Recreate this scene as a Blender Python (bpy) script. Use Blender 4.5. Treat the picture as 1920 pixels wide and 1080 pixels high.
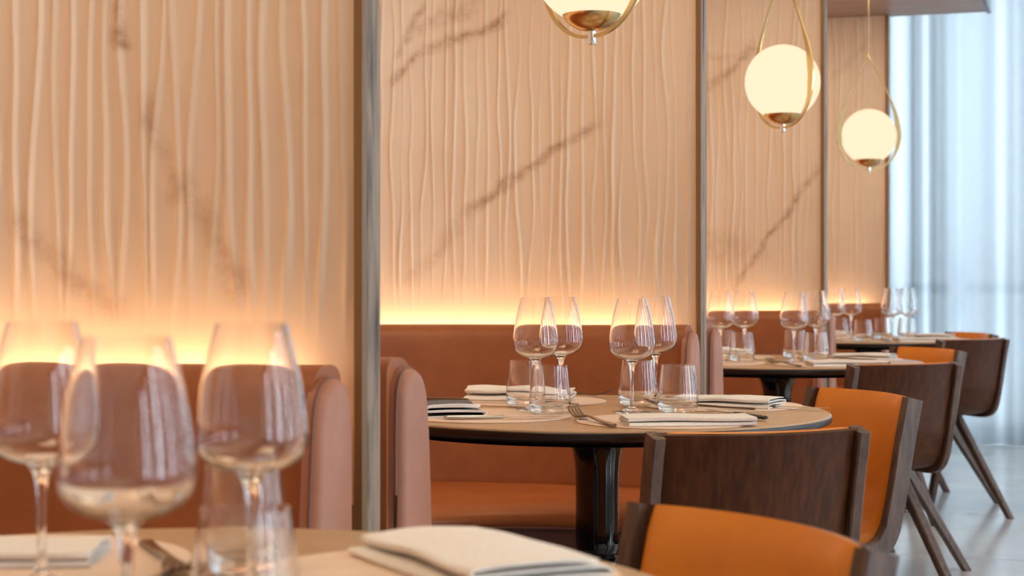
import bpy, bmesh, math, random
import numpy as np
from mathutils import Vector, Matrix
PI = math.pi
random.seed(7)
SC = bpy.context.scene
COL = SC.collection
for o in list(bpy.data.objects): bpy.data.objects.remove(o)

# ------------------------------------------------------------------ camera
F = 3135.0; HZ = 525.0; EYE = 1.015; TH = math.atan2(1082, 3135)
CT, ST = math.cos(TH), math.sin(TH)
cam = bpy.data.cameras.new('camera'); camo = bpy.data.objects.new('camera', cam); COL.objects.link(camo)
cam.sensor_width = 36; cam.lens = F / 1920 * 36
cam.shift_y = -(540 - HZ) / 1920
camo.location = (0, 0, EYE); camo.rotation_euler = (PI / 2, 0, TH)
cam.dof.use_dof = True; cam.dof.focus_distance = 3.3; cam.dof.aperture_fstop = 6.3
cam.clip_start = .05
SC.camera = camo

# ------------------------------------------------------------------ world, light, exposure
SC.view_settings.view_transform = 'Standard'; SC.view_settings.look = 'None'
SC.view_settings.exposure = 0.06; SC.view_settings.gamma = 1.0; SC.view_settings.use_curve_mapping = False
SC.cycles.max_bounces = 20; SC.cycles.transmission_bounces = 16; SC.cycles.transparent_max_bounces = 16
SC.cycles.diffuse_bounces = 5; SC.cycles.glossy_bounces = 6
W = bpy.data.worlds.new('overcast_sky'); SC.world = W; W.use_nodes = True
bg = W.node_tree.nodes['Background']; bg.inputs[0].default_value = (.80, .90, 1.0, 1); bg.inputs[1].default_value = 27.0

def area(name, loc, size, power, color, rot=(0, 0, 0)):
    l = bpy.data.lights.new(name, 'AREA'); l.shape = 'RECTANGLE'; l.size = size[0]; l.size_y = size[1]
    l.energy = power; l.color = color
    o = bpy.data.objects.new(name, l); o.location = loc; o.rotation_euler = rot; COL.objects.link(o); return o
WARM = (1.0, .76, .48)
def portal(loc, size, rot):                           # guides light sampling through a window opening, gives no light itself
    o = area('window_portal', loc, size, 1, (1, 1, 1), rot); o.data.cycles.is_portal = True
area('room_warm_fill', (1.2, 2.5, 3.12), (2.2, 9.0), 48, (1.0, .80, .56))  # added warm fill below the ceiling, stands for no visible fixture
for k in range(4):                                   # added warm fill under the soffit over each booth, no fixtures
    area('soffit_fill', (-1.15, 1.1 + 2.147 * k, 2.338), (.5, .9), 9.0, WARM)

# ------------------------------------------------------------------ helpers
def W2(X, Z):                                        # camera-ground axes to world
    return (X * CT - Z * ST, X * ST + Z * CT)
def PX(x, y, z):                                     # photo pixel on a horizontal plane of height z
    Z = F * (EYE - z) / (y - HZ); X = (x - 960) * Z / F
    return W2(X, Z)
def PS(x, s):                                        # pixel column at scale s px/m
    Z = F / s; return W2((x - 960) / s, Z)

def finish(me, smooth=40):
    me.validate()
    if smooth:
        me.polygons.foreach_set('use_smooth', [True] * len(me.polygons))
        me.set_sharp_from_angle(angle=math.radians(smooth))
    me.update()
def link(name, me, mats, parent=None, loc=None, rot=None):
    if not isinstance(mats, (list, tuple)): mats = [mats]
    if not me.materials:
        for m in mats: me.materials.append(m)
    o = bpy.data.objects.new(name, me); COL.objects.link(o)
    if parent: o.parent = parent
    if loc is not None: o.location = loc
    if rot is not None: o.rotation_euler = rot
    return o
def tag(o, label=None, cat=None, group=None, kind=None):
    if label: o['label'] = label
    if cat: o['category'] = cat
    if group: o['group'] = group
    if kind: o['kind'] = kind
    return o
def empty(name, loc=(0, 0, 0), rz=0):
    o = bpy.data.objects.new(name, None); o.empty_display_size = .1
    o.location = loc; o.rotation_euler = (0, 0, rz); COL.objects.link(o); return o
def dup(root):
    r = root.copy(); COL.objects.link(r)
    for ch in list(root.children):
        c = ch.copy(); COL.objects.link(c); c.parent = r
        for g in list(ch.children):
            d = g.copy(); COL.objects.link(d); d.parent = c
    return r
def pyd(name, v, f, smooth=40):
    me = bpy.data.meshes.new(name); me.from_pydata([tuple(a) for a in v], [], f); finish(me, smooth); return me
def lathe(name, prof, seg=48, smooth=50):
    v = []; f = []; n = len(prof); rings = []
    for r, z in prof:
        if r < 1e-6: rings.append([len(v)]); v.append((0, 0, z))
        else:
            rings.append(list(range(len(v), len(v) + seg)))
            for i in range(seg):
                a = 2 * PI * i / seg; v.append((r * math.cos(a), r * math.sin(a), z))
    for a, b in zip(rings[:-1], rings[1:]):
        for i in range(seg):
            j = (i + 1) % seg
            q = []
            for c in ((a[i] if len(a) > 1 else a[0]), (a[j] if len(a) > 1 else a[0]), (b[j] if len(b) > 1 else b[0]), (b[i] if len(b) > 1 else b[0])):
                if c not in q: q.append(c)
            if len(q) > 2: f.append(tuple(q))
    me = pyd(name, v, f, smooth)
    bm = bmesh.new(); bm.from_mesh(me); bmesh.ops.recalc_face_normals(bm, faces=bm.faces); bm.to_mesh(me); bm.free()
    return me
def smooth_prof(pts, n=6):                           # Catmull-Rom through profile points
    out = []
    for i in range(len(pts) - 1):
        p0 = pts[max(i - 1, 0)]; p1 = pts[i]; p2 = pts[i + 1]; p3 = pts[min(i + 2, len(pts) - 1)]
        for k in range(n):
            t = k / n
            out.append(tuple(.5 * (2 * p1[j] + (p2[j] - p0[j]) * t + (2 * p0[j] - 5 * p1[j] + 4 * p2[j] - p3[j]) * t * t + (-p0[j] + 3 * p1[j] - 3 * p2[j] + p3[j]) * t ** 3) for j in range(len(p1))))
    out.append(tuple(pts[-1])); return out
def box(name, x0, x1, y0, y1, z0, z1, bev=0, seg=2):
    bm = bmesh.new(); bmesh.ops.create_cube(bm, size=1)
    for v in bm.verts:
        v.co = Vector((x0 + (v.co.x + .5) * (x1 - x0), y0 + (v.co.y + .5) * (y1 - y0), z0 + (v.co.z + .5) * (z1 - z0)))
    if bev: bmesh.ops.bevel(bm, geom=bm.edges[:], offset=bev, segments=seg, profile=.5, affect='EDGES')
    me = bpy.data.meshes.new(name); bm.to_mesh(me); bm.free(); finish(me, 35 if bev else 0); return me
def loft(name, rings, closed_ring=True, caps=True, smooth=40):
    n = len(rings[0]); v = [p for r in rings for p in r]; f = []
    for i in range(len(rings) - 1):
        for j in range(n if closed_ring else n - 1):
            k = (j + 1) % n
            f.append((i * n + j, i * n + k, (i + 1) * n + k, (i + 1) * n + j))
    if caps and closed_ring:
        f.append(tuple(range(n))[::-1]); f.append(tuple(range((len(rings) - 1) * n, len(rings) * n)))
    me = pyd(name, v, f, smooth)
    bm = bmesh.new(); bm.from_mesh(me); bmesh.ops.recalc_face_normals(bm, faces=bm.faces); bm.to_mesh(me); bm.free()
    return me
def tube(name, pts, rad, seg=10, flat=1.0):
    rings = []; pts = [Vector(p) for p in pts]; up = Vector((0, 0, 1))
    for i, p in enumerate(pts):
        d = (pts[min(i + 1, len(pts) - 1)] - pts[max(i - 1, 0)]).normalized()
        a = d.cross(up)
        if a.length < 1e-3: a = d.cross(Vector((0, 1, 0)))
        a.normalize(); b = a.cross(d).normalized()
        r = rad[i] if isinstance(rad, (list, tuple)) else rad
        rings.append([tuple(p + a * r * math.cos(2 * PI * k / seg) + b * r * flat * math.sin(2 * PI * k / seg)) for k in range(seg)])
    return loft(name, rings)

# ------------------------------------------------------------------ materials
def mat(name, base=(.5, .5, .5), rough=.5, metal=0, **kw):
    m = bpy.data.materials.new(name); m.use_nodes = True; b = m.node_tree.nodes['Principled BSDF']
    b.inputs['Base Color'].default_value = (*base, 1); b.inputs['Roughness'].default_value = rough; b.inputs['Metallic'].default_value = metal
    for k, v in kw.items():
        b.inputs[k.replace('_', ' ')].default_value = v
    return m
def nd(m, t, **kw):
    n = m.node_tree.nodes.new(t)
    for k, v in kw.items(): setattr(n, k, v)
    return n
def lk(m, a, b): m.node_tree.links.new(a, b)
def grain(m, c0, c1, scale=(1, 1, 1), nscale=5, detail=5, bump=.0, lo=.35, hi=.65, coord='Object', bdist=.001, vary=0):
    b = m.node_tree.nodes['Principled BSDF']
    tc = nd(m, 'ShaderNodeTexCoord'); mp = nd(m, 'ShaderNodeMapping'); mp.inputs['Scale'].default_value = scale
    nz = nd(m, 'ShaderNodeTexNoise'); nz.inputs['Scale'].default_value = nscale; nz.inputs['Detail'].default_value = detail; nz.inputs['Roughness'].default_value = .6
    cr = nd(m, 'ShaderNodeValToRGB'); cr.color_ramp.elements[0].position = lo; cr.color_ramp.elements[1].position = hi
    cr.color_ramp.elements[0].color = (*c0, 1); cr.color_ramp.elements[1].color = (*c1, 1)
    lk(m, tc.outputs[coord], mp.inputs[0]); lk(m, mp.outputs[0], nz.inputs[0]); lk(m, nz.outputs[0], cr.inputs[0])
    lk(m, cr.outputs[0], b.inputs['Base Color'])
    if bump:
        bp = nd(m, 'ShaderNodeBump'); bp.inputs['Strength'].default_value = bump; bp.inputs['Distance'].default_value = bdist
        lk(m, nz.outputs[0], bp.inputs['Height']); lk(m, bp.outputs[0], b.inputs['Normal'])
    return m
M = {}
M['sofa'] = grain(mat('sofa_leather', rough=.48), (.28, .080, .022), (.34, .102, .030), nscale=9, bump=.25)
M['sofa_end_lit'] = grain(mat('sofa_end_lit_leather', rough=.5), (.36, .145, .088), (.42, .175, .105), nscale=9, bump=.2)  # daylight on the arm ends is put into this paler, pinker leather
M['sofa_base'] = grain(mat('sofa_base_leather', rough=.5), (.13, .05, .036), (.18, .07, .05), nscale=12, bump=.2)
M['piping'] = mat('seam_piping', (.20, .075, .045), .6)
M['seat'] = grain(mat('seat_leather', rough=.42), (.41, .112, .025), (.48, .137, .034), nscale=8, bump=.25)
M['orange'] = grain(mat('orange_leather', rough=.42), (.66, .205, .012), (.76, .245, .018), nscale=7, bump=.2)
M['walnut'] = grain(mat('dark_walnut', rough=.45), (.040, .0105, .0030), (.086, .0255, .0075), scale=(9, 9, .8), nscale=9, detail=8, bump=.15)
M['walnut'].node_tree.nodes['Principled BSDF'].inputs['Specular IOR Level'].default_value = .18
M['rail'] = grain(mat('dark_rail_wood', rough=.45), (.055, .028, .018), (.13, .072, .050), scale=(6, 6, 1.2), nscale=14, detail=8, bump=.2)
M['post'] = grain(mat('grey_oak', rough=.55), (.06, .038, .025), (.29, .205, .145), scale=(12, 12, .9), nscale=6, detail=8, bump=.35, lo=.33, hi=.56, coord='Object')
M['strip'] = mat('bronzed_strip', (.20, .105, .040), .35)
M['top'] = grain(mat('tabletop_laminate', rough=.36), (.44, .275, .150), (.48, .305, .170), nscale=20)
M['edge'] = mat('tabletop_edge', (.018, .010, .008), .32)
M['black'] = mat('black_lacquer', (.004, .0035, .0035), .09)
M['lacq'] = mat('brown_lacquer', (.075, .026, .018), .14, Coat_Weight=.4)
M['mat'] = grain(mat('placemat_leather', rough=.55), (.80, .60, .46), (.85, .66, .52), nscale=30, bump=.1)
M['napkin'] = grain(mat('ivory_linen', rough=.9), (.82, .77, .72), (.88, .84, .80), nscale=160, bump=.25)
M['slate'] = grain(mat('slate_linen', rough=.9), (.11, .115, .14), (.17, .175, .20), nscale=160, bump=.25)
M['steel'] = mat('steel_dark_reflection', (.22, .17, .13), .22, 1)  # dark brown reflections are put into the steel's tint
M['steelb'] = mat('bright_steel', (.62, .60, .58), .18, 1)
M['blackh'] = mat('black_handle', (.012, .01, .01), .2)
M['brass'] = mat('brushed_brass', (.66, .47, .22), .25, 1)
M['chrome'] = mat('polished_nickel', (.8, .78, .74), .15, 1)
M['tile'] = grain(mat('floor_tile', rough=.16), (.50, .51, .52), (.58, .59, .60), nscale=2.5, detail=6)
M['grout'] = mat('grout', (.07, .07, .07), .8)
M['paint'] = mat('warm_paint', (.70, .58, .46), .8)
M['ceil'] = mat('ceiling_paint', (.72, .64, .55), .9)
M['soffit'] = grain(mat('soffit_veneer', rough=.5), (.26, .165, .12), (.33, .215, .16), scale=(1, 8, 1), nscale=3)
M['dark'] = mat('dark_metal_frame', (.03, .035, .04), .4)
M['frame'] = mat('window_frame_metal', (.28, .31, .35), .5)
g = bpy.data.materials.new('clear_glass'); g.use_nodes = True; nt = g.node_tree; nt.nodes.clear()
gl = nt.nodes.new('ShaderNodeBsdfGlass'); gl.inputs['IOR'].default_value = 1.48; gl.inputs['Roughness'].default_value = 0; gl.inputs['Color'].default_value = (1, 1, 1, 1)
ou = nt.nodes.new('ShaderNodeOutputMaterial'); nt.links.new(gl.outputs[0], ou.inputs[0]); M['glass'] = g
p = bpy.data.materials.new('window_pane_glass'); p.use_nodes = True; nt = p.node_tree; nt.nodes.clear()
t1 = nt.nodes.new('ShaderNodeBsdfTransparent'); t1.inputs[0].default_value = (.93, .96, .97, 1); t2 = nt.nodes.new('ShaderNodeBsdfGlossy'); t2.inputs['Roughness'].default_value = .02
mx = nt.nodes.new('ShaderNodeMixShader'); mx.inputs[0].default_value = .06
ou = nt.nodes.new('ShaderNodeOutputMaterial'); nt.links.new(t1.outputs[0], mx.inputs[1]); nt.links.new(t2.outputs[0], mx.inputs[2]); nt.links.new(mx.outputs[0], ou.inputs[0]); M['pane'] = p
c = bpy.data.materials.new('sheer_curtain'); c.use_nodes = True; nt = c.node_tree; nt.nodes.clear()
tl = nt.nodes.new('ShaderNodeBsdfTranslucent'); tl.inputs[0].default_value = (.079, .086, .0905, 1)
df = nt.nodes.new('ShaderNodeBsdfDiffuse'); df.inputs[0].default_value = (.34, .36, .38, 1)
tr = nt.nodes.new('ShaderNodeBsdfTransparent')
m1 = nt.nodes.new('ShaderNodeMixShader'); m1.inputs[0].default_value = .25
m2 = nt.nodes.new('ShaderNodeMixShader'); m2.inputs[0].default_value = .004
ou = nt.nodes.new('ShaderNodeOutputMaterial')
nt.links.new(tl.outputs[0], m1.inputs[1]); nt.links.new(df.outputs[0], m1.inputs[2]); nt.links.new(m1.outputs[0], m2.inputs[1]); nt.links.new(tr.outputs[0], m2.inputs[2]); nt.links.new(m2.outputs[0], ou.inputs[0]); M['curtain'] = c
def emis(name, col, st):
    m = bpy.data.materials.new(name); m.use_nodes = True; nt = m.node_tree; nt.nodes.clear()
    e = nt.nodes.new('ShaderNodeEmission'); e.inputs[0].default_value = (*col, 1); e.inputs[1].default_value = st
    o = nt.nodes.new('ShaderNodeOutputMaterial'); nt.links.new(e.outputs[0], o.inputs[0]); return m
M['opal'] = emis('lit_opal_glass', (1, .755, .51), 1.16)
M['led'] = emis('led_strip_light', (1, .655, .34), 31)

# ------------------------------------------------------------------ booth geometry
SP = 2.147; QB0 = 2.17 - SP; PF = -.97; PC = -1.32; RW = 1.045
CQ = [QB0 + SP * (k + .5) for k in range(4)]
def upath(r, t, pc=PC, pf=PF):
    """point on the U of radius r; t in 0..1 by fixed parameter (straight, arc, straight). returns dp,dq from booth centre"""
    a = .1
    if t < a: return (pf + (pc - pf) * t / a, -r)
    if t > 1 - a: return (pc + (pf - pc) * (t - 1 + a) / a, r)
    th = PI * (t - a) / (1 - 2 * a)
    return (pc - r * math.sin(th), -r * math.cos(th))
def uarc(r, n, pc=PC, pf=PF):                        # evenly spaced arc-length samples with normals
    s1 = abs(pf - pc); L = 2 * s1 + PI * r; out = []
    for i in range(n):
        s = L * i / (n - 1)
        if s < s1: out.append((pf - s, -r, 0, 1, s))
        elif s > L - s1: out.append((pf - (L - s), r, 0, -1, s))
        else:
            th = (s - s1) / r; out.append((pc - r * math.sin(th), -r * math.cos(th), math.sin(th), math.cos(th), s))
    return out, L
def wall_uv(k, x, y):                                # photo pixel -> (arc length, height) on niche wall k
    dx = (x - 960) / F; best = None; prev = None
    for p_, q_, a_, b_, s in uarc(RW, 1200)[0]:
        Q = q_ + CQ[k]; X = p_ * CT + Q * ST; Z = -p_ * ST + Q * CT
        e = X / Z - dx if Z > .1 else None
        if e is not None and (abs(e) < 2e-4 or (prev is not None and prev * e < 0)) and (best is None or Z > best[1]): best = (s, Z)
        prev = e
    if best is None: best = (1.9, CQ[k] + 1)
    return best[0], EYE - (y - HZ) * best[1] / F

def marble(name, veins):
    m = mat(name, rough=.62); b = m.node_tree.nodes['Principled BSDF']
    uv = nd(m, 'ShaderNodeUVMap'); uv.uv_map = 'UVMap'
    n1 = nd(m, 'ShaderNodeTexNoise'); n1.inputs['Scale'].default_value = 5; n1.inputs['Detail'].default_value = 8; n1.inputs['Roughness'].default_value = .65
    lk(m, uv.outputs[0], n1.inputs[0])
    n2 = nd(m, 'ShaderNodeTexNoise'); n2.inputs['Scale'].default_value = 1.6; n2.inputs['Detail'].default_value = 5
    lk(m, uv.outputs[0], n2.inputs[0])
    cr = nd(m, 'ShaderNodeValToRGB'); cr.color_ramp.elements[0].color = (.68, .51, .37, 1); cr.color_ramp.elements[1].color = (.77, .62, .485, 1)
    cr.color_ramp.elements[0].position = .3; cr.color_ramp.elements[1].position = .7
    lk(m, n2.outputs[0], cr.inputs[0])
    sub = nd(m, 'ShaderNodeVectorMath', operation='SUBTRACT'); sub.inputs[1].default_value = (.5, .5, .5); lk(m, n1.outputs['Color'], sub.inputs[0])
    sc = nd(m, 'ShaderNodeVectorMath', operation='SCALE'); sc.inputs['Scale'].default_value = .11; lk(m, sub.outputs[0], sc.inputs[0])
    ad = nd(m, 'ShaderNodeVectorMath', operation='ADD'); lk(m, uv.outputs[0], ad.inputs[0]); lk(m, sc.outputs[0], ad.inputs[1])
    # fine clumping so that veins break into flecks
    n3 = nd(m, 'ShaderNodeTexNoise'); n3.inputs['Scale'].default_value = 26; n3.inputs['Detail'].default_value = 7; n3.inputs['Roughness'].default_value = .7
    lk(m, uv.outputs[0], n3.inputs[0])
    fr = nd(m, 'ShaderNodeMapRange'); fr.inputs[1].default_value = .38; fr.inputs[2].default_value = .62; fr.inputs[3].default_value = .25; lk(m, n3.outputs[0], fr.inputs[0])
    tot = None
    def math_(op, a, bb, clamp=False):
        n = nd(m, 'ShaderNodeMath', operation=op); n.use_clamp = clamp
        for i, q in enumerate((a, bb)):
            if q is None: continue
            if isinstance(q, (int, float)): n.inputs[i].default_value = q
            else: lk(m, q, n.inputs[i])
        return n.outputs[0]
    for (u0, z0, u1, z1, w, st) in veins:
        d = Vector((u1 - u0, z1 - z0, 0)); L = d.length; d.normalize(); nn = Vector((-d.y, d.x, 0)); o0 = Vector((u0, z0, 0))
        dt = nd(m, 'ShaderNodeVectorMath', operation='DOT_PRODUCT'); dt.inputs[1].default_value = nn; lk(m, ad.outputs[0], dt.inputs[0])
        dist = math_('SUBTRACT', dt.outputs['Value'], nn.dot(o0))
        dist = math_('ABSOLUTE', dist, None)
        r = nd(m, 'ShaderNodeMapRange', interpolation_type='SMOOTHSTEP'); lk(m, dist, r.inputs[0]); r.inputs[1].default_value = 0; r.inputs[2].default_value = w; r.inputs[3].default_value = st; r.inputs[4].default_value = 0
        al = nd(m, 'ShaderNodeVectorMath', operation='DOT_PRODUCT'); al.inputs[1].default_value = d; lk(m, ad.outputs[0], al.inputs[0])
        a = math_('SUBTRACT', al.outputs['Value'], d.dot(o0) + L / 2); a = math_('ABSOLUTE', a, None)
        r2 = nd(m, 'ShaderNodeMapRange', interpolation_type='SMOOTHSTEP'); lk(m, a, r2.inputs[0]); r2.inputs[1].default_value = L * .38; r2.inputs[2].default_value = L * .56; r2.inputs[3].default_value = 1; r2.inputs[4].default_value = 0
        v = math_('MULTIPLY', r.outputs[0], r2.outputs[0])
        tot = v if tot is None else math_('MAXIMUM', tot, v)
    tot = math_('MULTIPLY', tot, fr.outputs[0], True)
    mxn = nd(m, 'ShaderNodeMix', data_type='RGBA'); lk(m, tot, mxn.inputs[0]); lk(m, cr.outputs[0], mxn.inputs[6]); mxn.inputs[7].default_value = (.38, .215, .115, 1)
    lk(m, mxn.outputs[2], b.inputs['Base Color'])
    return m

VEINS = [
  [((205, 0), (240, 110), .02, .9), ((265, 180), (330, 400), .022, .55), ((325, 330), (455, 570), .035, .5), ((0, 395), (225, 580), .035, .5)],
  [((860, 410), (1130, 225), .022, .85), ((760, 530), (880, 400), .035, .35), ((725, 165), (800, 88), .022, .85), ((790, 100), (960, 25), .026, .95), ((735, 110), (800, 0), .018, .7), ((770, 60), (900, 0), .03, .6)],
  [((1375, 540), (1535, 315), .022, .85), ((1440, 480), (1560, 330), .09, .38), ((1325, 175), (1420, 80), .03, .8), ((1390, 110), (1545, 0), .03, .5)],
  [((1560, 420), (1680, 230), .03, .35), ((1560, 150), (1640, 60), .03, .3)],
]
def snoise(rng, n, k):                               # smooth 1-D noise, n samples, k knots
    kn = rng.uniform(-1, 1, k + 3); x = np.linspace(0, k - 1e-6, n) + 1; i = x.astype(int); t = x - i
    p0, p1, p2, p3 = kn[i - 1], kn[i], kn[np.minimum(i + 1, k + 2)], kn[np.minimum(i + 2, k + 2)]
    return .5 * (2 * p1 + (p2 - p0) * t + (2 * p0 - 5 * p1 + 4 * p2 - p3) * t * t + (-p0 + 3 * p1 - 3 * p2 + p3) * t ** 3)
def niche_wall(k):
    rng = np.random.default_rng(11 + k)
    ncol = (2000, 2200, 1400, 900)[k]; nrow = 70
    pts, L = uarc(RW, ncol); pts = np.array(pts); S = pts[:, 4]
    zs = np.linspace(.70, 2.35, nrow)
    sp = .029; nr = int(L / sp)
    base = (np.arange(nr) + .5) * sp + rng.uniform(-.004, .004, nr)
    cen = np.zeros((nr, nrow))
    for i in range(nr): cen[i] = base[i] + .0095 * snoise(rng, nrow, 7) + .004 * snoise(rng, nrow, 13)
    wd = rng.uniform(.0034, .0052, nr) if k == 0 else rng.uniform(.0026, .0040, nr)
    # amplitude: strong low on the wall and toward the sides, fading in patches
    H = np.zeros((nrow, ncol))
    amps = np.array([np.clip((1.0 if k == 0 else .72) + (.35 if k == 0 else .65) * snoise(rng, nrow, 5) - (0 if k == 0 else .25) * np.linspace(-.3, 1, nrow), .08, 1.3) for i in range(nr)])
    for r in range(nrow):
        d = (S[None, :] - cen[:, r][:, None]) / wd[:, None]
        H[r] = (amps[:, r][:, None] * np.exp(-d * d)).sum(0)
    zf = np.clip((zs - .93) / .12, 0, 1)[:, None]     # the carving runs out just above the seat back
    H = H * .0052 * zf
    cx = pts[:, 0][None, :] + pts[:, 2][None, :] * H
    cy = pts[:, 1][None, :] + pts[:, 3][None, :] * H + CQ[k]
    co = np.stack([cx, cy, np.repeat(zs[:, None], ncol, 1)], -1).reshape(-1, 3)
    idx = np.arange(nrow * ncol).reshape(nrow, ncol)
    q = np.stack([idx[:-1, :-1], idx[1:, :-1], idx[1:, 1:], idx[:-1, 1:]], -1).reshape(-1, 4)
    me = bpy.data.meshes.new('wall_marble'); me.vertices.add(len(co)); me.vertices.foreach_set('co', co.ravel())
    me.loops.add(q.size); me.loops.foreach_set('vertex_index', q.ravel()); me.polygons.add(len(q))
    me.polygons.foreach_set('loop_start', np.arange(0, q.size, 4)); me.polygons.foreach_set('loop_total', np.full(len(q), 4))
    me.polygons.foreach_set('use_smooth', np.ones(len(q), bool))
    me.update(); me.validate()
    uvl = me.uv_layers.new(name='UVMap')
    UV = np.stack([np.repeat(S[None, :], nrow, 0), np.repeat(zs[:, None], ncol, 1)], -1).reshape(-1, 2)
    uvl.data.foreach_set('uv', UV[q.ravel()].ravel().astype(np.float32))
    vs = []
    for (a, b, w, st) in VEINS[k]:
        u0, z0 = wall_uv(k, *a); u1, z1 = wall_uv(k, *b); vs.append((u0, z0, u1, z1, w, st))
    o = link('wall_left', me, marble('carved_marble', vs))
    # the plain outer shell that gives the panel its thickness
    rings = []
    for (p_, q_, a_, b_, s_) in uarc(RW, 60)[0]:
        r0, r1 = -.006, -.022
        rings.append([(p_ + a_ * r0, q_ + b_ * r0 + CQ[k], .0), (p_ + a_ * r1, q_ + b_ * r1 + CQ[k], .0), (p_ + a_ * r1, q_ + b_ * r1 + CQ[k], 2.35), (p_ + a_ * r0, q_ + b_ * r0 + CQ[k], 2.35)])
    link('wall_backing', loft('wall_backing', rings), M['paint'], o)
    tag(o, 'curved panel of carved, veined cream marble', None, None, 'structure')
    return o
for k in range(4): niche_wall(k)

# ------------------------------------------------------------------ room shell
PR, QN, QF, HC = 4.2, -2.6, 10.9, 3.2
def struct(name, me, m, parent=None, label=None):
    o = link(name, me, m, parent)
    if not parent: o['kind'] = 'structure'
    if label: o['label'] = label
    return o
fl = struct('floor', box('floor', -2.6, PR + .2, QN - .2, QF + .2, -.1, -.008), M['grout'])
ts = 1.2; tme = None
q0 = 6.32 - ts * 8
for i in range(6):
    for j in range(13):
        x0 = -2.55 + i * ts; y0 = q0 + j * ts
        if y0 > QF: continue
        x1 = min(x0 + ts - .008, PR + .1); y1 = min(y0 + ts - .008, QF + .1)
        struct('floor_tile', box('floor_tile', x0, x1, y0, y1, -.008, 0, .0015, 1), M['tile'], fl)
struct('ceiling', box('ceiling', -2.6, PR + .2, QN - .2, QF + .2, HC, HC + .1), M['ceil'])
struct('wall_left_outer', box('wall', -2.6, -2.45, QN, QF, 0, HC), M['paint'])
struct('wall_near', box('wall', -2.6, PR + .2, QN - .2, QN, 0, HC), M['paint'])
so = struct('ceiling_soffit', box('soffit', -2.45, -.48, QN, 8.66, 2.352, HC, .004, 1), M['soffit'])
struct('trim_1', box('fascia', -.482, -.462, QN, 8.68, 2.346, 2.44, .002, 1), M['dark'])
# end partition behind the last booth
struct('wall_partition', box('wall', -2.45, -1.0, QB0 + 4 * SP - .012, QB0 + 4 * SP + .012, 0, 2.35), M['walnut'])
for k in range(5):                                   # grey oak posts that end the partitions
    q = QB0 + SP * k
    o = struct('trim_2', box('post', -1.0, -.952, q - .027, q + .027, 0, 2.352, .016, 4), M['post'], label='rounded grey-brown oak post between two booths')
    if k:
        struct('liner', box('liner', -.970, -.953, q - .040, q - .0275, 0, 2.352, .003, 1), M['strip'], o, 'brown narrow strip along the post')
# window walls behind the curtains
def window(name, ax, a0, a1, pos, n):
    """ax 'q': window in the far wall (runs along p at q=pos); ax 'p': window in the right wall"""
    def bx(lo, hi, z0, z1, t0, t1):
        return box('frame', lo, hi, pos + t0, pos + t1, z0, z1) if ax == 'q' else box('frame', pos + t0, pos + t1, lo, hi, z0, z1)
    w = struct(name, bx(a0, a1, 0, .10, 0, .12), M['dark'])
    struct('top_rail', bx(a0, a1, 3.08, 3.2, 0, .12), M['frame'], w)
    struct('transom', bx(a0, a1, .93, 1.0, .02, .10), M['frame'], w)
    st = (a1 - a0) / n
    for i in range(n + 1):
        c = a0 + i * st; struct('mullion', bx(max(a0, c - .04), min(a1, c + .04), .1, 3.08, .01, .11), M['frame'], w)
    for i in range(n):
        struct('pane', bx(a0 + i * st + .04, a0 + (i + 1) * st - .04, .1, .93, .05, .062), M['pane'], w)
        struct('pane', bx(a0 + i * st + .04, a0 + (i + 1) * st - .04, 1.0, 3.08, .05, .062), M['pane'], w)
    return w
window('window_1', 'q', -2.45, PR, QF, 4)
rw = struct('wall_right', box('wall', PR + .02, PR + .14, QN - .2, QF + .2, 0, .25), M['walnut'])
struct('wall_head', box('wall', PR + .02, PR + .14, QN - .2, QF + .2, 2.95, HC), M['walnut'], rw)
NB = 12; PIT = (QF - QN) / NB
for i in range(NB):                                  # unseen panelled piers and slit windows, shaped to streak the glasses with reflections
    y0 = QN + i * PIT; ow = .34 if i % 2 else .17
    struct('wall_pier', box('pier', PR, PR + .14, y0 + ow, y0 + PIT, .25, 2.95, .004, 1), M['walnut'], rw)
    wn = struct('window_%d' % (i + 2), box('sill', PR + .02, PR + .16, y0, y0 + ow, .25, .28), M['dark'])
    struct('pane', box('pane', PR + .06, PR + .07, y0, y0 + ow, .28, 2.95), M['pane'], wn)
    struct('mullion', box('mullion', PR + .04, PR + .09, y0 + ow * .62, y0 + ow * .62 + .018, .28, 2.95), M['dark'], wn)
    portal((PR + .03, y0 + ow / 2, 1.61), (2.7, ow), (0, PI / 2, 0))
portal(((PR - 2.45) / 2, QF - .02, 1.6), (PR + 2.45, 3.1), (-PI / 2, 0, 0))
def curtain(label, a0, a1, pos, ax, seed, n_per=70, rowz=(.002, .6, 1.4, 2.3, 3.14)):
    rng = random.Random(seed); n = int((a1 - a0) * n_per); v = []; f = []
    ph = []; x = 0; knots = [0]
    while x < a1 - a0: x += rng.choice((.05, .06, .075, .10, .13)); knots.append(x)
    amp = [rng.uniform(.04, .09) for _ in knots]
    for i in range(n + 1):
        s = (a1 - a0) * i / n
        j = max(jj for jj, kk in enumerate(knots) if kk <= s + 1e-9); j = min(j, len(knots) - 2)
        t = (s - knots[j]) / (knots[j + 1] - knots[j])
        d = (1 if j % 2 else -1) * amp[j] * math.sin(PI * t)
        for z in rowz:
            dd = d * (.85 + .3 * (1 - z / 3.2)) + .006 * math.sin(9 * s + 2 * z)
            v.append((a0 + s, pos + dd, z) if ax == 'q' else (pos + dd, a0 + s, z))
    m = len(rowz)
    for i in range(n):
        for r in range(m - 1): f.append((i * m + r, i * m + r + 1, (i + 1) * m + r + 1, (i + 1) * m + r))
    o = link('curtain', pyd('curtain', v, f, 80), M['curtain']); tag(o, label, 'curtain'); return o
cs = PX(1848, 830, 0)[0]
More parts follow.
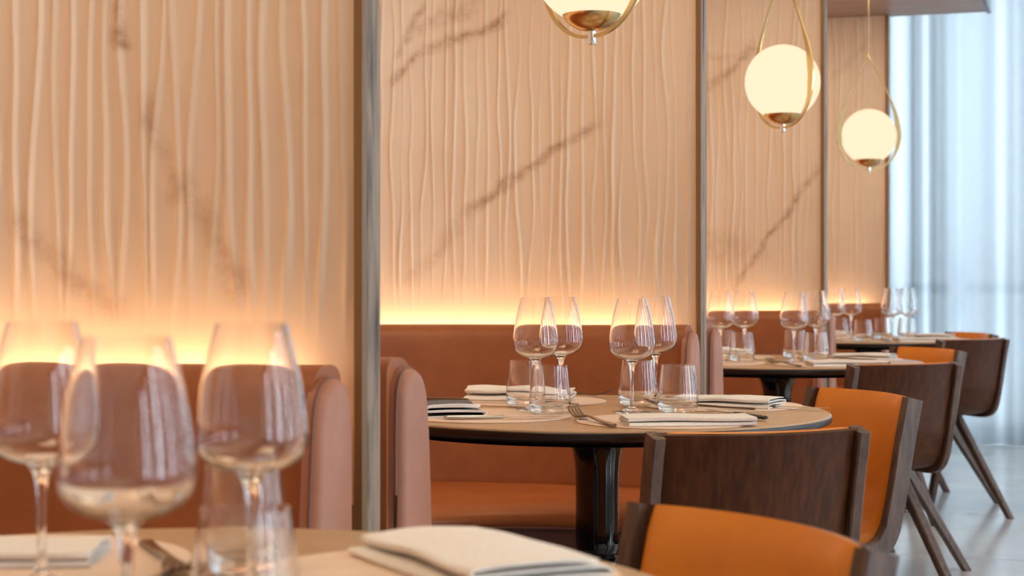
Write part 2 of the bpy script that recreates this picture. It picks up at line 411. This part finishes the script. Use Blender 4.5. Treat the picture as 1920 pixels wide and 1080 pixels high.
curtain('pale blue sheer pleated curtain beside the last booth, under the soffit end', -2.40, -.02, QF - .22, 'q', 3)
curtain('pale blue sheer pleated curtain hanging at the far right, clear of the soffit', -.0, PR - .15, QF - .25, 'q', 5)

# ------------------------------------------------------------------ banquettes
def banquette(k, label):
    C = CQ[k]; root = empty('banquette', (PC, C, 0))
    def L(p, q, z): return (p - PC, q, z)
    # back rest: swept rounded profile (radius, height)
    prof = [(.872, .46), (.885, .62), (.897, .78), (.900, .845), (.905, .872), (.918, .888), (.938, .896), (.965, .897), (.985, .890), (.994, .872), (.995, .80), (.995, .44)]
    prof = smooth_prof(prof, 3); prof = prof + [(.90, .44)]
    rings = []
    n = 90
    for i in range(n + 1):
        t = i / n; ring = []
        e = min(t, 1 - t) * 10                        # dip a little toward the arm ends
        dz = .003 * max(0, 1 - e)
        for r, z in prof:
            p, q = upath(r, t, PC, PF + .0); ring.append(L(p, q, z + (dz if z > .7 else 0)))
        rings.append(ring)
    link('back_rest', loft('back_rest', rings, smooth=60), M['sofa'], root)
    # seat cushion lofted between the back line and the inner U
    def inner(t, r): return upath(r, t, -1.10, PF + .005)
    sec = [(0, .44), (0, .487), (.3, .493), (.7, .494), (.88, .491), (.955, .480), (.985, .468), (.995, .452), (.98, .440), (.9, .438)]
    rings = []
    for i in range(n + 1):
        t = i / n; a = upath(.885, t, PC, PF + .005); b = inner(t, .455)
        rings.append([L(a[0] + (b[0] - a[0]) * s, a[1] + (b[1] - a[1]) * s, z) for s, z in sec])
    st = link('seat', loft('seat', rings, smooth=60), M['seat'], root)
    link('piping', tube('piping', [L(*inner(t / n, .4565), .440) for t in range(n + 1)], .0035, 6), M['piping'], st)
    rings = []
    for i in range(n + 1):
        t = i / n; a = upath(.93, t, PC, PF + .0); b = inner(t, .475)
        rings.append([L(a[0], a[1], .02), L(a[0], a[1], .438), L(b[0], b[1], .438), L(b[0], b[1], .02)])
    link('plinth', loft('plinth', rings, smooth=30), M['sofa_base'], root)
    for s in (-1, 1):                                # upholstered ends of the arms
        bm = bmesh.new(); outer = .985; pr = []
        cs_ = [(.855, .03), (.858, .40), (.868, .60), (.880, .76), (.886, .82), (.896, .858), (.915, .877), (.940, .884), (.962, .878), (.976, .860), (.982, .83), (.985, .70), (.985, .03)]
        cs_ = smooth_prof(cs_, 3)
        rings = []
        cx = sum(c_[0] for c_ in cs_) / len(cs_)
        for dp, ins in ((-.004, 0), (.010, 0), (.018, .002), (.024, .007), (.027, .014)):
            rr = []
            for r, z in cs_:
                r2 = r + ins * (1 if r < .93 else -1) * min(1, abs(r - .9325) / .03); z2 = z - (ins if z > .80 else 0)
                rr.append(L(PF + dp, s * r2, z2))
            rings.append(rr)
        e = link('arm_end', loft('arm_end', rings, smooth=60), M['sofa_end_lit'], root)
        link('piping', tube('piping', [L(PF + .010, s * r, z) for r, z in cs_], .0028, 6), M['piping'], e)
    root.rotation_euler = (0, 0, 0)
    tag(root, label, 'banquette', 'curved leather banquettes along the marble wall')
    # light strip fixed in the slot behind the back rest
    rr = []
    for i in range(n + 1):
        t = .09 + .885 * i / n; a = upath(1.008, t); b = upath(1.022, t)
        rr.append([(a[0], a[1] + C, .862), (b[0], b[1] + C, .862), (b[0], b[1] + C, .867), (a[0], a[1] + C, .867)])
    tag(link('light_strip', loft('light_strip', rr), M['led']), ['warm strip light glowing behind the nearest banquette, left foreground', 'warm strip light glowing behind the banquette of the sharp middle table',
        'warm strip light glowing behind the third banquette, under the middle round lamp', 'warm strip light glowing behind the farthest banquette'][k], 'strip light', 'light strips behind the banquettes')
banquette(0, 'tan leather curved banquette nearest the camera, behind the blurred wine glasses')
banquette(1, 'tan leather curved banquette around the sharp middle table, after the first post')
banquette(2, 'tan leather curved banquette around the third table, between the second and third posts')
banquette(3, 'tan leather curved banquette around the farthest table, beside the curtain')

# ------------------------------------------------------------------ tables
TT = [(-.305, 1.325), (.173, 3.39), (.868, 5.47), (1.60, 7.50)]
TR = .466
def make_table():
    root = empty('round_table')
    topp = [(0, .7425), (TR - .012, .7425), (TR - .004, .744), (TR, .7465), (TR, .748), (TR - .002, .7500), (0, .7500)]
    link('tabletop', lathe('tabletop', topp, 128, 30), M['top'], root)
    ep = [(0, .719), (TR - .06, .719), (TR - .04, .721), (TR - .012, .730), (TR + .001, .735), (TR + .002, .7455), (TR - .002, .7478), (TR - .004, .7425), (0, .7425)]
    link('underside', lathe('underside', smooth_prof(ep[:6], 3) + ep[6:], 128, 40), M['edge'], root)
    cp = smooth_prof([(.078, .720), (.066, .702), (.054, .680), (.0475, .655), (.0445, .62), (.044, .56), (.0445, .50), (.0435, .478), (.039, .465), (.0345, .458)], 5)
    link('pedestal', lathe('pedestal', [(0, .720)] + cp + [(0, .458)], 64, 60), M['black'], root)
    rp = smooth_prof([(.036, .459), (.044, .455), (.0495, .446), (.0495, .436), (.046, .428), (.040, .425)], 4)
    link('collar', lathe('collar', [(0, .459)] + rp + [(0, .425)], 64, 60), M['black'], root)
    bp = smooth_prof([(.040, .426), (.058, .405), (.072, .36), (.088, .28), (.112, .18), (.150, .08), (.195, .03), (.235, .014), (.240, .006), (.238, 0)], 5)
    link('foot', lathe('foot', [(0, .426)] + bp + [(0, 0)], 64, 60), M['lacq'], root)
    return root
t0 = make_table()
tl = ['round tan-topped table in the blurred foreground carrying the largest wine glasses', 'sharp round table in the middle with tan top, dark edge and glossy black pedestal',
      'third round table from the camera, behind the sharp middle table', 'farthest round table, in front of the curtain']
for i, (X, Z) in enumerate(TT):
    o = t0 if i == 0 else dup(t0)
    o.location = (*W2(X, Z), 0); o.rotation_euler.z = .3 * i
    tag(o, tl[i], 'table', 'round pedestal tables')

# ------------------------------------------------------------------ chairs
def chair_profile(n=26):
    """side line of the shell: (y, z) from the top of the back to the front of the seat"""
    return smooth_prof([(-.262, .765), (-.243, .68), (-.226, .59), (-.212, .52), (-.202, .482), (-.180, .450), (-.14, .436), (-.04, .434), (.06, .435), (.15, .438), (.19, .442)], 5)
def make_chair():
    root = empty('dining_chair'); pf = chair_profile(); m = len(pf)
    def nrm(i):
        a = Vector(pf[max(i - 1, 0)]); b = Vector(pf[min(i + 1, m - 1)]); d = (b - a).normalized(); return Vector((-d.y, d.x)) if True else None
    def surf(i, u, off, hw=.183):
        y, z = pf[i]; nn = nrm(i)                     # nn points to the sitter's side
        if nn.x < 0 and z > .5: nn = -nn
        if z <= .5 and nn.y < 0: nn = -nn
        up = min(1, max(0, (z - .44) / .12)); w = hw * (1.0 if z > .5 else 1.0)
        # the back wraps round the sitter, the seat is slightly dished
        yy = y + nn.x * off + up * .052 * (u * u - 1) + up * 0
        zz = z + nn.y * off + (1 - up) * .008 * u * u
        return (u * w, yy, zz)
    def sheet(name, off0, off1, umax, i0, i1, nu=22, rnd=0.0):
        top = []; bot = []; rows = list(range(i0, i1)); v = []; f = []
        us = [-umax + 2 * umax * j / nu for j in range(nu + 1)]
        rings = []
        for i in rows:
            r = []
            ed = min(i - i0, i1 - 1 - i)
            k = 1 if not rnd else min(1, .45 + .55 * ed / 2.0)
            for u in us:
                kk = k * (1 if not rnd else min(1, .35 + .65 * math.sqrt(max(0, (umax - abs(u)) / (.10 * umax)))))
                r.append(surf(i, u, off0 + (off1 - off0) * kk))
            for u in reversed(us): r.append(surf(i, u, off0))
            rings.append(r)
        return loft(name, rings, smooth=50)
    link('shell', sheet('shell', 0, .011, 1.0, 0, m), M['walnut'], root)
    link('leather_lining', sheet('lining', .0115, .031, .895, 0, m - 1, 26, 1), M['orange'], root)
    for s in (-1, 1):
        rings = []
        for i in range(m):
            a = Vector(surf(i, s * 1.0, -.020)); b = Vector(surf(i, s * 1.0, .022)); w = .0115
            taper = 1 - .35 * max(0, (i - m * .6) / (m * .4))
            a = b + (a - b) * taper
            c = s * .184
            c0, c1 = c - w * s * .9, c + w * s
            ring = []
            bev = .003
            d = (b - a).normalized()
            for (xx, pt) in ((c0, a + d * bev), (c0 + s * bev, a), (c1 - s * bev, a), (c1, a + d * bev), (c1, b - d * bev), (c1 - s * bev, b), (c0 + s * bev, b), (c0, b - d * bev)):
                ring.append((xx, pt.y, pt.z))
            rings.append(ring)
        link('side_rail', loft('side_rail', rings, smooth=35), M['rail'], root)
    for s in (-1, 1):
        for (ty, fx, fy) in ((.01, .214, -.262), (.06, .205, .205)):
            t = Vector((s * .165, ty, .43)); b = Vector((s * fx, fy, 0)); rings = []
            for q, hw in ((0, .019), (.5, .016), (.97, .0135), (1, .0125)):
                c = t.lerp(b, q); rings.append([(c.x + a * hw, c.y + bb * hw * 1.15, c.z) for a, bb in ((-1, -.75), (-.75, -1), (.75, -1), (1, -.75), (1, .75), (.75, 1), (-.75, 1), (-1, .75))])
            link('leg', loft('leg', rings, smooth=30), M['rail'], root)
    link('cross_brace', box('brace', -.18, .18, .0, .07, .405, .4365, .004, 2), M['rail'], root)
    return root
ch0 = make_chair()
def mid(ax, az, bx, bz): return ((ax + bx) / 2, (az + bz) / 2)
# (mid of the top of the back, outward direction) in camera-ground axes
chairs = [((.229, 1.69), (.864, .504), 'chair with orange leather lining in the blurred foreground, seen from the front'),
          ((.402, 2.76), (.30, -.95), 'dark walnut chair at the sharp middle table, its back toward the camera'),
          ((.757, 3.68), (.923, .384), 'orange-lined chair on the right of the sharp middle table, lining fully seen'),
          ((1.155, 4.95), (.40, -.92), 'dark walnut chair at the third table, its back toward the camera'),
          ((1.485, 6.03), (.91, .41), 'orange-lined chair at the third table, above the walnut back of its neighbour'),
          ((1.925, 7.02), (.50, -.87), 'dark walnut chair at the farthest table, back toward the camera, beside the curtain'),
          ((2.13, 7.80), (.955, .30), 'farthest orange-lined chair, only a sliver of lining in view')]
for i, ((X, Z), (dx, dz), lab) in enumerate(chairs):
    o = ch0 if i == 0 else dup(ch0)
    l = math.hypot(dx, dz); dx /= l; dz /= l
    bx, by = W2(dx, dz)                              # outward direction in world
    P = W2(X, Z); off = .245
    o.location = (P[0] - bx * off, P[1] - by * off, 0)
    # local -Y must point outward
    o.rotation_euler.z = math.atan2(-bx, by) + PI
    tag(o, lab, 'chair', 'curved walnut and leather dining chairs')

# ------------------------------------------------------------------ glassware
def wine_mesh():
    outp = smooth_prof([(.0385, .0012), (.030, .0030), (.016, .0058), (.0075, .0105), (.0045, .020), (.0036, .040), (.0037, .066), (.0050, .086), (.0078, .0975), (.0130, .1042), (.0250, .1080), (.0370, .1145), (.0443, .1240), (.0461, .1345), (.0449, .1520), (.0411, .1780), (.0357, .2030), (.0295, .2270)], 4)
    inp = smooth_prof([(.0284, .2270), (.0346, .2030), (.0400, .1780), (.0438, .1520), (.0450, .1350), (.0431, .1250), (.0360, .1162), (.0240, .1100), (.0120, .1072), (.0, .1064)], 4)
    return lathe('wine_glass', [(0, 0), (.0385, 0)] + outp + inp[:-1] + [(0, .1064)], 56, 60)
def tumbler_mesh():
    outp = smooth_prof([(.030, .0008), (.0365, .006), (.0400, .018), (.0405, .030), (.0385, .055), (.0355, .080), (.0338, .095)], 5)
    inp = smooth_prof([(.0327, .095), (.0344, .080), (.0373, .055), (.0392, .032), (.0380, .020), (.030, .0125), (.015, .0105), (.0, .0102)], 5)
    return lathe('tumbler', [(0, 0), (.029, 0)] + outp + inp[:-1] + [(0, .0102)], 56, 60)
WM, TM = wine_mesh(), tumbler_mesh()
ZT = .7502
MATS = []                                            # placemat discs (x,y,r)
def on_mat(x, y, r): return any(math.hypot(x - a, y - b) < rr + r for a, b, rr in MATS)
def glass_at(kind, pos, label, group):
    x, y = pos; z = ZT + (.0022 if on_mat(x, y, .038 if kind == 'wine_glass' else .03) else 0)
    o = link(kind, WM if kind == 'wine_glass' else TM, M['glass'], None, (x, y, z)); o.rotation_euler.z = random.random() * 6
    tag(o, label, 'wine glass' if kind == 'wine_glass' else 'tumbler', group); return o

# ------------------------------------------------------------------ placemats, napkins, cutlery
PM = {}
def placemat(pos, label, group, r=.168):
    key = round(r, 3)
    if key not in PM: PM[key] = lathe('placemat', [(0, 0), (r - .001, 0), (r, .0006), (r, .0014), (r - .001, .002), (0, .002)], 80, 30)
    MATS.append((pos[0], pos[1], r))
    tag(link('placemat', PM[key], M['mat'], None, (pos[0], pos[1], ZT)), label, 'placemat', group)
def napkin_mesh(L=.235, Wd=.105, layers=4, gap=.0042, th=.0022, loose=0, seed=1, slope=.0):
    rng = random.Random(seed)
    path = []; z = .0012
    for l in range(layers):
        a, b = (-Wd / 2, Wd / 2) if l % 2 == 0 else (Wd / 2, -Wd / 2)
        ins = rng.uniform(0, .006) + loose * .01 * l
        a *= (1 - ins / Wd * 2); b *= (1 - ins / Wd * 2)
        for k in range(9):
            s = k / 8; path.append((a + (b - a) * s, z + loose * .004 * math.sin(PI * s) * (1 + .4 * l)))
        if l < layers - 1:
            g2 = gap * (1 + loose)
            for k in range(1, 6):
                an = PI * k / 6; path.append((b + math.copysign(g2 * .7 * math.sin(an), b), z + g2 * (1 - math.cos(an)) / 2))
            z += g2
    rings = []; nL = 16; P = [Vector(p) for p in path]
    w1, w2 = rng.uniform(0, 6), rng.uniform(0, 6)
    for j in range(nL + 1):
        y = -L / 2 + L * j / nL; up = []; dn = []
        for i, p in enumerate(P):
            d = (P[min(i + 1, len(P) - 1)] - P[max(i - 1, 0)]); d = d.normalized() if d.length > 0 else Vector((1, 0)); nn = Vector((-d.y, d.x)) * th / 2
            e = (1 if j < nL / 2 else -1) * .0015 * math.sin(i * .9 + w1) * (1 if j in (0, nL) else 0)
            lift = (p.y / .02) * (.0015 * math.sin(7 * y / L + w2) + slope * (y / L + .5) * .02) + loose * .003 * math.sin(11 * y / L + p.x * 30) * (p.y / .02)
            sk = .004 * math.sin(3 * y / L + p.y * 300 + w2)
            up.append((p.x + nn.x + sk, y + e, max(.0002, p.y + nn.y + lift))); dn.append((p.x - nn.x + sk, y + e, max(.0, p.y - nn.y + lift)))
        rings.append(up + dn[::-1])
    return loft('napkin', rings, smooth=50)
NK = [napkin_mesh(seed=1), napkin_mesh(layers=4, gap=.0046, loose=.60, seed=4, Wd=.10), napkin_mesh(L=.245, Wd=.14, layers=4, gap=.0045, loose=.30, seed=8, slope=.2)]
def napkin(pos, ang, label, group, kind=0, m='napkin', sc=1.0, hem=False):
    key = (kind, m); me = NK[kind]
    if me.materials and me.materials[0] != M[m]:
        me = me.copy(); me.materials.clear(); me.materials.append(M[m])
    o = link('napkin', me, M[m], None, (pos[0], pos[1], ZT + .0022), (0, 0, ang)); o.scale = (sc, sc, sc)
    if hem:
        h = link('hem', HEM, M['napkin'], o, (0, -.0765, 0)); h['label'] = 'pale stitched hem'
    tag(o, label, 'napkin', group); return o
SL = dict(layers=3, gap=.0085, loose=.22, seed=12, Wd=.115)
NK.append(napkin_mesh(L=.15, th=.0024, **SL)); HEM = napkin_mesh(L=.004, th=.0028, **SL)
def fork_mesh():
    """fork lying tines up, along +Y (tines at +Y); z up"""
    bm = bmesh.new()
    def strip(pts):                                   # pts: (x, y, z, halfwidth, halfthick)
        rings = [[(x - w, y, z - t), (x + w, y, z - t), (x + w, y, z + t), (x - w, y, z + t)] for x, y, z, w, t in pts]
        me = loft('s', rings, smooth=30); bm.from_mesh(me); bpy.data.meshes.remove(me)
    strip([(0, -.10, .0022, .0050, .0015), (0, -.095, .0025, .0062, .0016), (0, -.04, .0040, .0042, .0016), (0, .015, .0075, .0026, .0016), (0, .035, .0070, .0036, .0015), (0, .045, .0045, .0095, .0011), (0, .058, .0030, .0115, .0010), (0, .066, .0034, .0115, .0009)])
    for i in range(4):
        x = -.0096 + i * .0064
        strip([(x, .064, .0034, .0019, .0009), (x, .080, .0060, .0017, .0009), (x * .97, .095, .0115, .0013, .0008), (x * .96, .103, .0155, .0007, .0005)])
    me = bpy.data.meshes.new('fork'); bm.to_mesh(me); bm.free(); me.update(); return me
def blade_mesh():
    rings = []
    for y, w0, w1, t in ((.005, -.004, .004, .0016), (.02, -.0045, .0075, .0009), (.06, -.0050, .0090, .0007), (.095, -.0045, .0080, .0006), (.112, -.003, .004, .0005), (.118, -.0012, .0005, .0003)):
        rings.append([(w0, y, .0035 - t), (w1, y, .0035 - t * .4), (w1, y, .0035 + t * .4), (w0, y, .0035 + t)])
    return loft('blade', rings, smooth=30)
def handle_mesh():
    rings = []
    for y, w, t in ((-.108, .004, .002), (-.106, .0068, .0032), (-.10, .0078, .0040), (-.05, .0068, .0040), (0, .0050, .0036), (.006, .0042, .003)):
        rings.append([(w * math.cos(a), y, .0043 + t * math.sin(a)) for a in [2 * PI * k / 12 for k in range(12)]])
    return loft('handle', rings, smooth=50)
FM, BM_, HM = fork_mesh(), blade_mesh(), handle_mesh()
def seg_pose(a, b):                                  # a = handle end, b = tip ; returns centre and angle of +Y
    dx, dy = b[0] - a[0], b[1] - a[1]; return ((a[0] + b[0]) / 2, (a[1] + b[1]) / 2), math.atan2(-dx, dy)
def fork(pos, ang, label, group, lift=0, m='steel'):
    o = link('fork', FM, M[m], None, (pos[0], pos[1], ZT + .0024 + lift), (0, 0, ang)); o.scale = (1.12, 1.12, 1.12); tag(o, label, 'fork', group); return o
def knife(pos, ang, label, group, hm='steel', lift=0):
    r = empty('table_knife', (pos[0], pos[1], ZT + .0024 + lift), ang); tag(r, label, 'knife', group)
    link('blade', BM_, M['steelb'], r)
    h = HM if (not HM.materials or HM.materials[0] == M[hm]) else HM.copy()
    if h is not HM: h.materials.clear()
    link('handle', h, M[hm], r)
def cdir(dx, dz):                                    # angle of +Y axis for a camera-ground direction
    a, b = W2(dx, dz); return math.atan2(-a, b)

TN = ['the blurred foreground table', 'the sharp middle table', 'the third table', 'the farthest table']
SEAT = ['near right', 'near left', 'far left', 'far right']
# ---- placemats: offsets from table centre
OFF = {1: [(.115, -.262), (-.225, -.135), (-.135, .262), (.27, .135)]}
OFF[2] = [(.115, -.262), (-.225, -.135), (-.135, .262), (.27, .135)]
OFF[3] = OFF[2]
OFF[0] = [None, None, (-.165, .235), (.235, .16)]
for i in range(4):
    for j, o in enumerate(OFF[i]):
        if o is None: continue
        placemat(W2(TT[i][0] + o[0], TT[i][1] + o[1]), 'round tan leather placemat on %s, %s setting' % (TN[i], SEAT[j]), 'placemats on ' + TN[i])
def tpos(i, dx, dz): return W2(TT[i][0] + dx, TT[i][1] + dz)
g2 = 'napkins on the tables'; gf = 'forks on the tables'; gk = 'knives on the tables'
# middle table
T = 1
napkin(W2(.320, 3.055), cdir(1, .10), 'white napkin folded flat on the middle table, nearest the camera, beside the upright fork', g2, 0, sc=1.0)
napkin(W2(.455, 3.50), cdir(1, -.5), 'white napkin with bluish folded end, middle table, next to the orange chair', g2, 2, sc=.85)
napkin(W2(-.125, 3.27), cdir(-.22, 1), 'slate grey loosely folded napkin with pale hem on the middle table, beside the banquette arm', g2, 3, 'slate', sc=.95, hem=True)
napkin(W2(.02, 3.68), cdir(1, -.12), 'white loosely rolled napkin on the middle table, behind the left glasses', g2, 1)
fork(W2(.150, 3.10), cdir(-.30, 1), 'steel fork pointing left of the white napkin, front of the middle table', gf)
fork(W2(.385, 3.41), cdir(-1, .35), 'steel fork lying before the napkin at the right of the middle table', gf)
fork(W2(.115, 3.765), cdir(1, .05), 'fork with raised tines at the back of the middle table, right of the left glasses', gf, .0)
knife(W2(.434, 3.232), cdir(-.42, 1), 'knife whose black handle pokes out of the white napkin on the middle table', gk, 'blackh')
knife(W2(-.022, 3.155), cdir(1, .12), 'thick-handled steel knife in front of the slate napkin on the middle table', gk, 'steelb')
knife(W2(-.10, 3.60), cdir(1, -.35), 'brown-toned knife left of the rolled napkin at the back of the middle table', gk)
knife(W2(.535, 3.43), cdir(.85, -.4), 'knife at the right edge of the middle table, past the bluish napkin end', gk)
# foreground table
napkin(W2(-.03, 1.525), cdir(.48, -.88), 'large white napkin on the foreground table, lower middle of the picture', g2, 2, sc=1.0)
napkin(W2(TT[0][0] - .20, TT[0][1] + .245), cdir(1, .05), 'white napkin with grey shaded side on the foreground table, lower left corner', g2, 0)
fork(W2(TT[0][0] - .02, TT[0][1] + .235), cdir(.35, -.9), 'dark fork on the foreground table, right of the lower left napkin', gf)
# tables behind
for i in (2, 3):
    n = TN[i]
    napkin(tpos(i, .157, -.335), cdir(1, .1), 'white folded napkin on %s, nearest the camera' % n, g2, 0)
    napkin(tpos(i, .31, .11), cdir(1, -.5), 'white folded napkin on %s, next to the chair on the right' % n, g2, 2, sc=.78)
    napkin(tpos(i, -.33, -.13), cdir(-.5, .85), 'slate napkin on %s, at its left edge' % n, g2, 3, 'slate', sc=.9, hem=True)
    napkin(tpos(i, -.153, .29), cdir(1, -.1), 'white rolled napkin at the back of %s' % n, g2, 1)
    fork(tpos(i, -.025, -.29), cdir(-.3, 1), 'fork near the front edge of %s' % n, gf)
    fork(tpos(i, .215, .02), cdir(-1, .35), 'fork in front of the right hand napkin on %s' % n, gf)
    fork(tpos(i, -.058, .37), cdir(1, .05), 'fork behind the glasses on %s' % n, gf)
    knife(tpos(i, .272, -.17), cdir(-.3, 1), 'black-handled knife by the nearest napkin on %s' % n, gk, 'blackh')
    knife(tpos(i, -.205, -.215), cdir(1, .12), 'steel knife in front of the slate napkin on %s' % n, gk, 'steelb')

GW, GT = 'stemmed wine glasses', 'stemless water tumblers'
for (x, s, lab) in [(78, 2184, 'wine glass at the left edge of the foreground table, partly outside the picture'),
                    (237, 2800, 'largest, closest wine glass, second from the left in the foreground'),
                    (472, 2290, 'wine glass on the foreground table with two tumblers beneath it, third from the left'),
                    (1004, 925, 'first wine glass from the left on the middle table, in front of its pair'),
                    (1052, 890, 'second wine glass from the left on the middle table, overlapped by its pair'),
                    (1185, 936, 'third wine glass from the left on the middle table, thin stem in front'),
                    (1229, 868, 'rightmost wine glass on the middle table'),
                    (1351, 573, 'leftmost wine glass on the third table, next to the second post'),
                    (1396, 562, 'second wine glass from the left on the third table, above a clear tumbler'),
                    (1489, 579, 'third wine glass from the left on the third table'),
                    (1530, 560, 'rightmost wine glass on the third table, in front of the third post'),
                    (1564, 432, 'leftmost wine glass on the farthest table, touching the third post in view'),
                    (1596, 418, 'second wine glass from the left on the farthest table'),
                    (1672, 428, 'wine glass on the farthest table, straddling the edge of marble and curtain'),
                    (1701, 418, 'rightmost wine glass on the farthest table, against the curtain')]:
    glass_at('wine_glass', PS(x, s), lab, GW)
for (x, s, lab) in [(453, 2076, 'tumbler under the third foreground wine glass, farther of the two'),
                    (460, 2520, 'nearest tumbler, at the bottom edge of the picture right of the largest wine glass'),
                    (985, 898, 'left tumbler on the middle table, behind a wine stem'),
                    (1031, 953, 'second tumbler from the left on the middle table'),
                    (1195, 895, 'third tumbler from the left on the middle table, behind a wine stem'),
                    (1271, 948, 'rightmost tumbler on the middle table, standing free'),
                    (1356, 556, 'leftmost tumbler on the third table, next to the second post'),
                    (1391, 582, 'second tumbler from the left on the third table, under a wine glass'),
                    (1490, 556, 'third tumbler from the left on the third table'),
                    (1530, 588, 'rightmost tumbler on the third table'),
                    (1573, 425, 'leftmost tumbler on the farthest table'),
                    (1618, 436, 'second tumbler from the left on the farthest table, against the leather'),
                    (1655, 418, 'third tumbler from the left on the farthest table'),
                    (1700, 425, 'rightmost tumbler on the farthest table, against the curtain')]:
    glass_at('tumbler', PS(x, s), lab, GT)

# ------------------------------------------------------------------ pendant lamps
def make_lamp():
    root = empty('pendant_lamp'); R = .1215; pr = []
    for i in range(41):
        a = -PI / 2 + PI * i / 40; z = R * math.sin(a); pr.append((R * math.cos(a), z))
    pr = [q for q in pr if q[1] > -.1045]; pr = [(0, pr[0][1])] + pr; pr[-1] = (0, R)
    link('globe', lathe('globe', pr, 64, 60), M['opal'], root)
    cup = smooth_prof([(.0605, -.1030), (.056, -.112), (.045, -.1235), (.028, -.1325), (.010, -.1370)], 4)
    link('cup', lathe('cup', [(.0585, -.1032)] + cup + [(0, -.1372)], 48, 60), M['brass'], root)
    link('finial', lathe('finial', [(0, -.134), (.0085, -.134), (.0085, -.163), (.0075, -.1645), (0, -.1645)], 24, 40), M['chrome'], root)
    h = [(.0, -.1515), (.045, -.145), (.090, -.121), (.126, -.077), (.1455, -.020), (.1455, .035), (.130, .100), (.100, .170), (.062, .250), (.024, .325), (.004, .352)]
    pts = smooth_prof(h, 6); full = [(-x, z) for x, z in pts[::-1]] + pts[1:]
    rings = []
    for i, (x, z) in enumerate(full):
        a = Vector(full[max(i - 1, 0)]); b = Vector(full[min(i + 1, len(full) - 1)]); d = (b - a).normalized(); nn = Vector((-d.y, d.x)) * .0017
        k = min(1, max(0, (z + .15) / .13)); wi = .007 + .017 * k * k
        if z > .05: wi = .024 - .0185 * min(1, (z - .05) / .13)
        nrm = Vector((-d.y, d.x)); hd = .0036
        if nrm.dot(Vector((x, z - .08))) > 0: nrm = -nrm    # toward the inside of the loop
        rings.append([(x, -hd, z), (x, hd, z), (x + nrm.x * wi, hd, z + nrm.y * wi), (x + nrm.x * wi, -hd, z + nrm.y * wi)])
    link('hoop', loft('hoop', rings, smooth=30), M['brass'], root)
    link('cord_grip', lathe('cord_grip', [(0, .340), (.006, .342), (.009, .350), (.006, .358), (.004, .372), (0, .374)], 16, 50), M['brass'], root)
    link('rod', lathe('rod', [(0, .37), (.0022, .37), (.0022, .694), (0, .694)], 10, 40), M['brass'], root)
    link('canopy', lathe('canopy', [(0, .674), (.008, .675), (.045, .685), (.05, .695), (0, .695)], 40, 40), M['brass'], root)
    return root
lp = make_lamp()
for i, (X, Z, az, lab) in enumerate([(.162, 3.39, -46, 'largest round opal pendant lamp, cut off by the top edge'),
                                     (.877, 5.42, -58, 'middle opal globe pendant lamp, brass loop seen edge-on'),
                                     (1.592, 7.46, 4, 'smallest opal globe pendant lamp, hanging before the curtain in a teardrop brass loop')]):
    o = lp if i == 0 else dup(lp)
    x, y = W2(X, Z); o.location = (x, y, 1.656); o.rotation_euler.z = TH + math.radians(az)
    tag(o, lab, 'pendant lamp', 'opal globe pendant lamps')
